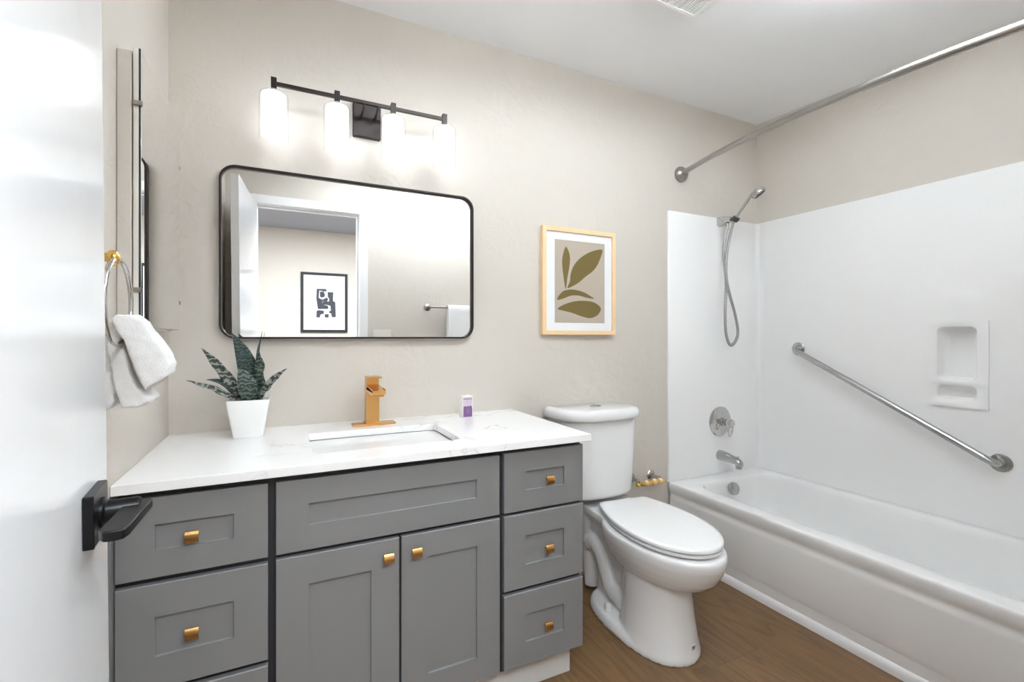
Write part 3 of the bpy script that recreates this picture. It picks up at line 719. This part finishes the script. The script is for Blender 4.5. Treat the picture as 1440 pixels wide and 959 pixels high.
# ------------------------------------------------------------------ grab bar
gb = thing('grab_bar', (SXF, 1.3, .9), 'long slanted stainless grab bar on the long tub wall', 'grab bar')
P0, P1 = Vector((SXF, 1.722, 1.134)), Vector((SXF, .868, .680)); so_ = Vector((-.052, 0, 0)); dr = (P1-P0).normalized()
path = [P0+Vector((-.002, 0, 0)), P0+so_*.45, P0+so_*.85+dr*.010, P0+so_+dr*.045, P0+so_+dr*.12, P1+so_-dr*.12, P1+so_-dr*.045, P1+so_*.85-dr*.010, P1+so_*.45, P1+Vector((-.002, 0, 0))]
MB().tube(path, .0145, 20, smooth=6).build('bar', 'steel', gb)
for P in (P0, P1):
    fl = MB().lathe(P, (-1, 0, 0), [(0, .0005), (.037, .0005), (.0375, .004), (.034, .0075), (.02, .0085), (.0175, .013), (0, .013)], 36).build('flange', 'steel', gb)
    for k in range(3):
        a = PI/2+2*PI*k/3; c = P+Vector((-.0078, .027*math.cos(a), .027*math.sin(a)))
        MB().lathe(c, (-1, 0, 0), [(0, 0), (.0045, 0), (.004, .002), (0, .0026)], 14).build('screw', 'chrome', fl)

# ------------------------------------------------------------------ shower rod
rd = thing('shower_rod', (2.03, 2.0, 2.128), 'curved brushed-nickel shower rod over the tub edge', 'shower rod')
rx = lambda y: 1.932+.158*(y-1.14)**2
def rp(y0, y1, n, dz=0): return [(rx(y0+(y1-y0)*i/n), y0+(y1-y0)*i/n, 2.128+dz) for i in range(n+1)]
MB().tube(rp(1.985, .86, 40), .0135, 18).build('rod', 'nickel', rd)
MB().tube(rp(.90, .47, 20), .0158, 18).build('sleeve', 'nickel', rd)
MB().tube(rp(.905, .895, 2), .0172, 18).build('collar', 'nickel', rd)
MB().tube(rp(1.0, .91, 6, -.013), .0042, 10).build('spring_button', 'nickel', rd)
for y, s in ((1.9995, -1), (.4605, 1)):
    MB().lathe((rx(y), y, 2.128), (0, s, 0), [(0, 0), (.043, 0), (.0445, .006), (.042, .016), (.034, .027), (.022, .034), (.0165, .036), (.0165, .046), (0, .046)], 36).build('flange', 'nickel', rd)

# ------------------------------------------------------------------ hand shower
hsx = 2.352
hs = thing('hand_shower', (hsx, 1.985, 1.88), 'chrome hand shower in its wall bracket with looping metal hose', 'hand shower')
b = MB(); ol = []
b.rings([[(hsx+sx*w, y, 1.888+sz*h+dz) for sx, sz in ((-1, -1), (1, -1), (1, 1), (-1, 1))] for y, w, h, dz in ((1.9865, .024, .024, 0), (1.955, .024, .0235, 0), (1.93, .020, .019, .001), (1.905, .013, .014, .0))])
b.lathe((hsx, 1.930, 1.868), (0, 0, -1), [(0, 0), (.011, 0), (.011, .012), (.009, .014), (.009, .03), (0, .03)], 18)
b.build('bracket', 'chrome', hs, bevel=.004, angle=30)
hb = Vector((hsx, 1.888, 1.868)); ht = Vector((hsx, 1.776, 1.985)); hd_ = (ht-hb).normalized()
b = MB(); b.lathe(hb+hd_*.004, hd_, [(.0145, 0), (.019, .002), (.0195, .026), (.0145, .028)], 22)
b.lathe((hsx-.016, 1.886, 1.882), (1, 0, 0), [(0, 0), (.010, 0), (.010, .05), (.008, .053), (0, .053)], 16); b.build('holder_clip', 'rubber', hs)
MB().tube([hb-hd_*.012, hb, hb+hd_*.06, ht-hd_*.02, ht+Vector((0, -.012, .008)), ht+Vector((0, -.03, .012))], lambda t: .0095+.003*t, 16, smooth=5).build('handle', 'chrome', hs)
fn = Vector((.42, -.42, -.80)).normalized(); hc = Vector((hsx+.004, 1.742, 2.004))
hh = MB().lathe(hc, fn, [(0, -.014), (.014, -.013), (.028, -.007), (.036, .001), (.0385, .010), (.038, .020), (.0355, .0245), (0, .0245)], 36).build('spray_head', 'chrome', hs, angle=50)
MB().lathe(hc+fn*.0246, fn, [(0, 0), (.029, 0), (.0285, .0018), (0, .0022)], 30).build('spray_face', 'rubber', hh)
hose = [(2.3525, 1.930, 1.842), (2.335, 1.930, 1.80), (2.318, 1.928, 1.672), (2.330, 1.922, 1.52), (2.306, 1.908, 1.36), (2.300, 1.900, 1.24), (2.318, 1.896, 1.172), (2.344, 1.894, 1.155), (2.378, 1.892, 1.186), (2.392, 1.892, 1.24), (2.366, 1.892, 1.34), (2.322, 1.895, 1.46), (2.302, 1.898, 1.55), (2.305, 1.898, 1.67), (2.333, 1.896, 1.79), (2.350, 1.892, 1.852)]
hp_ = spline([Vector(p) for p in hose], 26)
nh = len(hp_)
MB().tube(hp_, lambda t: .0080+.0013*math.sin(t*nh*2.1), 10).build('hose', 'hose', hs, angle=180)

# ------------------------------------------------------------------ valve and tub spout
va = thing('shower_valve', (2.352, SYF, .698), 'round chrome shower valve with loop lever above the tub spout', 'valve')
vc = Vector((2.352, SYF, .700))
MB().lathe(vc, (0, -1, 0), [(0, .0005), (.088, .0005), (.0885, .006), (.083, .011), (.066, .013), (.060, .016), (.034, .018), (.030, .02), (0, .02)], 48).build('escutcheon', 'chrome', va, angle=40)
MB().lathe(vc+Vector((0, -.0185, 0)), (0, -1, 0), [(0, 0), (.024, 0), (.024, .022), (.019, .024), (.019, .04), (.0235, .044), (.0245, .066), (.02, .074), (0, .076)], 30).build('knob', 'chrome', va)
lp = vc+Vector((.0, -.078, -.042)); MB().tube([lp+Vector((.017*math.sin(a), -.006*math.cos(a), .034*math.cos(a))) for a in [2*PI*i/36 for i in range(36)]], .0045, 10, closed=True).build('lever_loop', 'chrome', va)
ts = thing('tub_spout', (2.352, SYF, .498), 'chrome tub spout with diverter pull on the end wall', 'spout')
b = MB(); rs = []
for y, z, rx_, rz_ in ((1.9865, .500, .029, .030), (1.97, .500, .029, .030), (1.92, .497, .0265, .026), (1.875, .491, .024, .022), (1.852, .484, .022, .022), (1.84, .477, .019, .021), (1.836, .474, .015, .016)):
    rs.append([(2.352+rx_*math.cos(a), y, z+rz_*math.sin(a)) for a in [2*PI*i/26 for i in range(26)]])
b.rings(rs); b.lathe((2.352, 1.855, .475), (0, 0, -1), [(0, 0), (.017, 0), (.017, .026), (.013, .028), (0, .028)], 22); b.build('spout_body', 'steel', ts, angle=50)
MB().lathe((2.352, 1.858, .500), (0, 0, 1), [(0, 0), (.0035, 0), (.0035, .012), (.0065, .014), (.0065, .019), (0, .021)], 16).build('diverter_pull', 'chrome', ts)

# ------------------------------------------------------------------ ceiling vent
VZ = ZC-.007
ev = thing('ceiling_vent', (1.395, 1.28, VZ), 'square white slatted exhaust vent on the ceiling', 'vent')
vx0, vx1, vy0, vy1 = 1.238, 1.545, 1.125, 1.432
def vr(i, z): return [(x, y, z) for x, y in ((vx0+i, vy0+i), (vx1-i, vy0+i), (vx1-i, vy1-i), (vx0+i, vy1-i))]
MB().rings([vr(0, VZ-.0005), vr(0, VZ-.010), vr(.006, VZ-.016), vr(.022, VZ-.018), vr(.024, VZ-.004)], cap0=False, cap1=False).build('vent_frame', 'slat', ev, bevel=.001, seg=1)
MB().box(vx0+.023, vx1-.023, vy0+.023, vy1-.023, VZ-.0035, VZ-.001).build('vent_backing', 'vent_dark', ev)
k = 24
for i in range(k):
    x = vx0+.028+(vx1-vx0-.056)*i/(k-1)
    MB().box(x-.0027, x+.0027, vy0+.0225, vy1-.0225, VZ-.016, VZ-.004).build('slat', 'slat', ev, smooth=False)

# ------------------------------------------------------------------ things on the front wall, seen in the mirror
tb = thing('towel_bar', (1.42, YF, 1.44), 'nickel towel bar on the front wall, seen in the mirror', 'towel bar')
for x in (1.113, 1.733):
    MB().lathe((x, YF+.0005, 1.452), (0, 1, 0), [(0, 0), (.030, 0), (.031, .006), (.024, .014), (.012, .020), (.011, .058), (.015, .064), (.012, .072), (0, .073)], 32).build('wall_post', 'nickel', tb)
MB().tube([(1.113, YF+.062, 1.452), (1.733, YF+.062, 1.452)], .0085, 18).build('bar', 'nickel', tb)
b = MB(); pf = []
tz0 = 1.452; 
for th, zb in ((.016, .85),):
    o_ = [(.062-.030, zb+.04), (.062-.030, tz0-.01)]+[(.062-.030*math.cos(a), tz0+.022*math.sin(a)) for a in [PI*i/10 for i in range(1, 10)]]+[(.062+.030, tz0-.01), (.062+.030, zb)]
    i_ = [(.062+.013, zb), (.062+.013, tz0-.01)]+[(.062+.013*math.cos(a), tz0+.0095*math.sin(a)) for a in [PI*i/10 for i in range(1, 10)]]+[(.062-.013, tz0-.01), (.062-.013, zb+.04)]
    pf = o_+i_
b.prism(pf, lambda y, z: (1.268, YF+y, z), lambda y, z: (1.655, YF+y, z))
btw = b.build('bath_towel', 'towel', bevel=.006, angle=60)
tag(btw, 'white bath towel folded over the towel bar, seen in the mirror', 'towel')
sw = thing('light_switch', (.743, YF, 1.21), 'pale light switch plate beside the door casing, seen in the mirror', 'light switch')
MB().box(.672, .814, YF+.0004, YF+.006, 1.145, 1.262).build('plate', 'switch', sw, bevel=.002)
for x in (.708, .743+.035): MB().box(x-.016, x+.016, YF+.006, YF+.009, 1.172, 1.236).build('rocker', 'switch', sw, bevel=.001)

# ------------------------------------------------------------------ added fill lamp, out of view, to brighten the room
LX0, LX1, LY0, LY1 = .50, 1.86, .56, .86
cl = thing('added_fill_lamp', ((LX0+LX1)/2, (LY0+LY1)/2, ZC), 'added fill lamp under the ceiling, out of view, to brighten the room', 'fill light')
def lr(i, z): return [(x, y, z) for x, y in ((LX0+i, LY0+i), (LX1-i, LY0+i), (LX1-i, LY1-i), (LX0+i, LY1-i))]
b = MB()
for x in (LX0+.25, LX1-.25): b.lathe((x, (LY0+LY1)/2, ZC-.012), (0, 0, -1), [(0, 0), (.05, 0), (.05, .012), (.008, .016), (.008, .110), (0, .110)], 24)
b.box(LX0+.0062, LX1-.0062, LY0+.0062, LY1-.0062, ZC-.126, ZC-.116)
b.build('mount', 'nickel', cl)
MB().rings([lr(.0, ZC-.102), lr(.0, ZC-.150), lr(.006, ZC-.150), lr(.006, ZC-.102)], loop=True).build('rim', 'trim', cl, smooth=False)
MB().rings([lr(.0065, ZC-.1115), lr(.0065, ZC-.114)]).build('fill_up_panel', 'fill_up', cl, smooth=False)
MB().rings([lr(.0065, ZC-.1275), lr(.0065, ZC-.140)]).build('diffuser', 'lamp', cl, smooth=False)
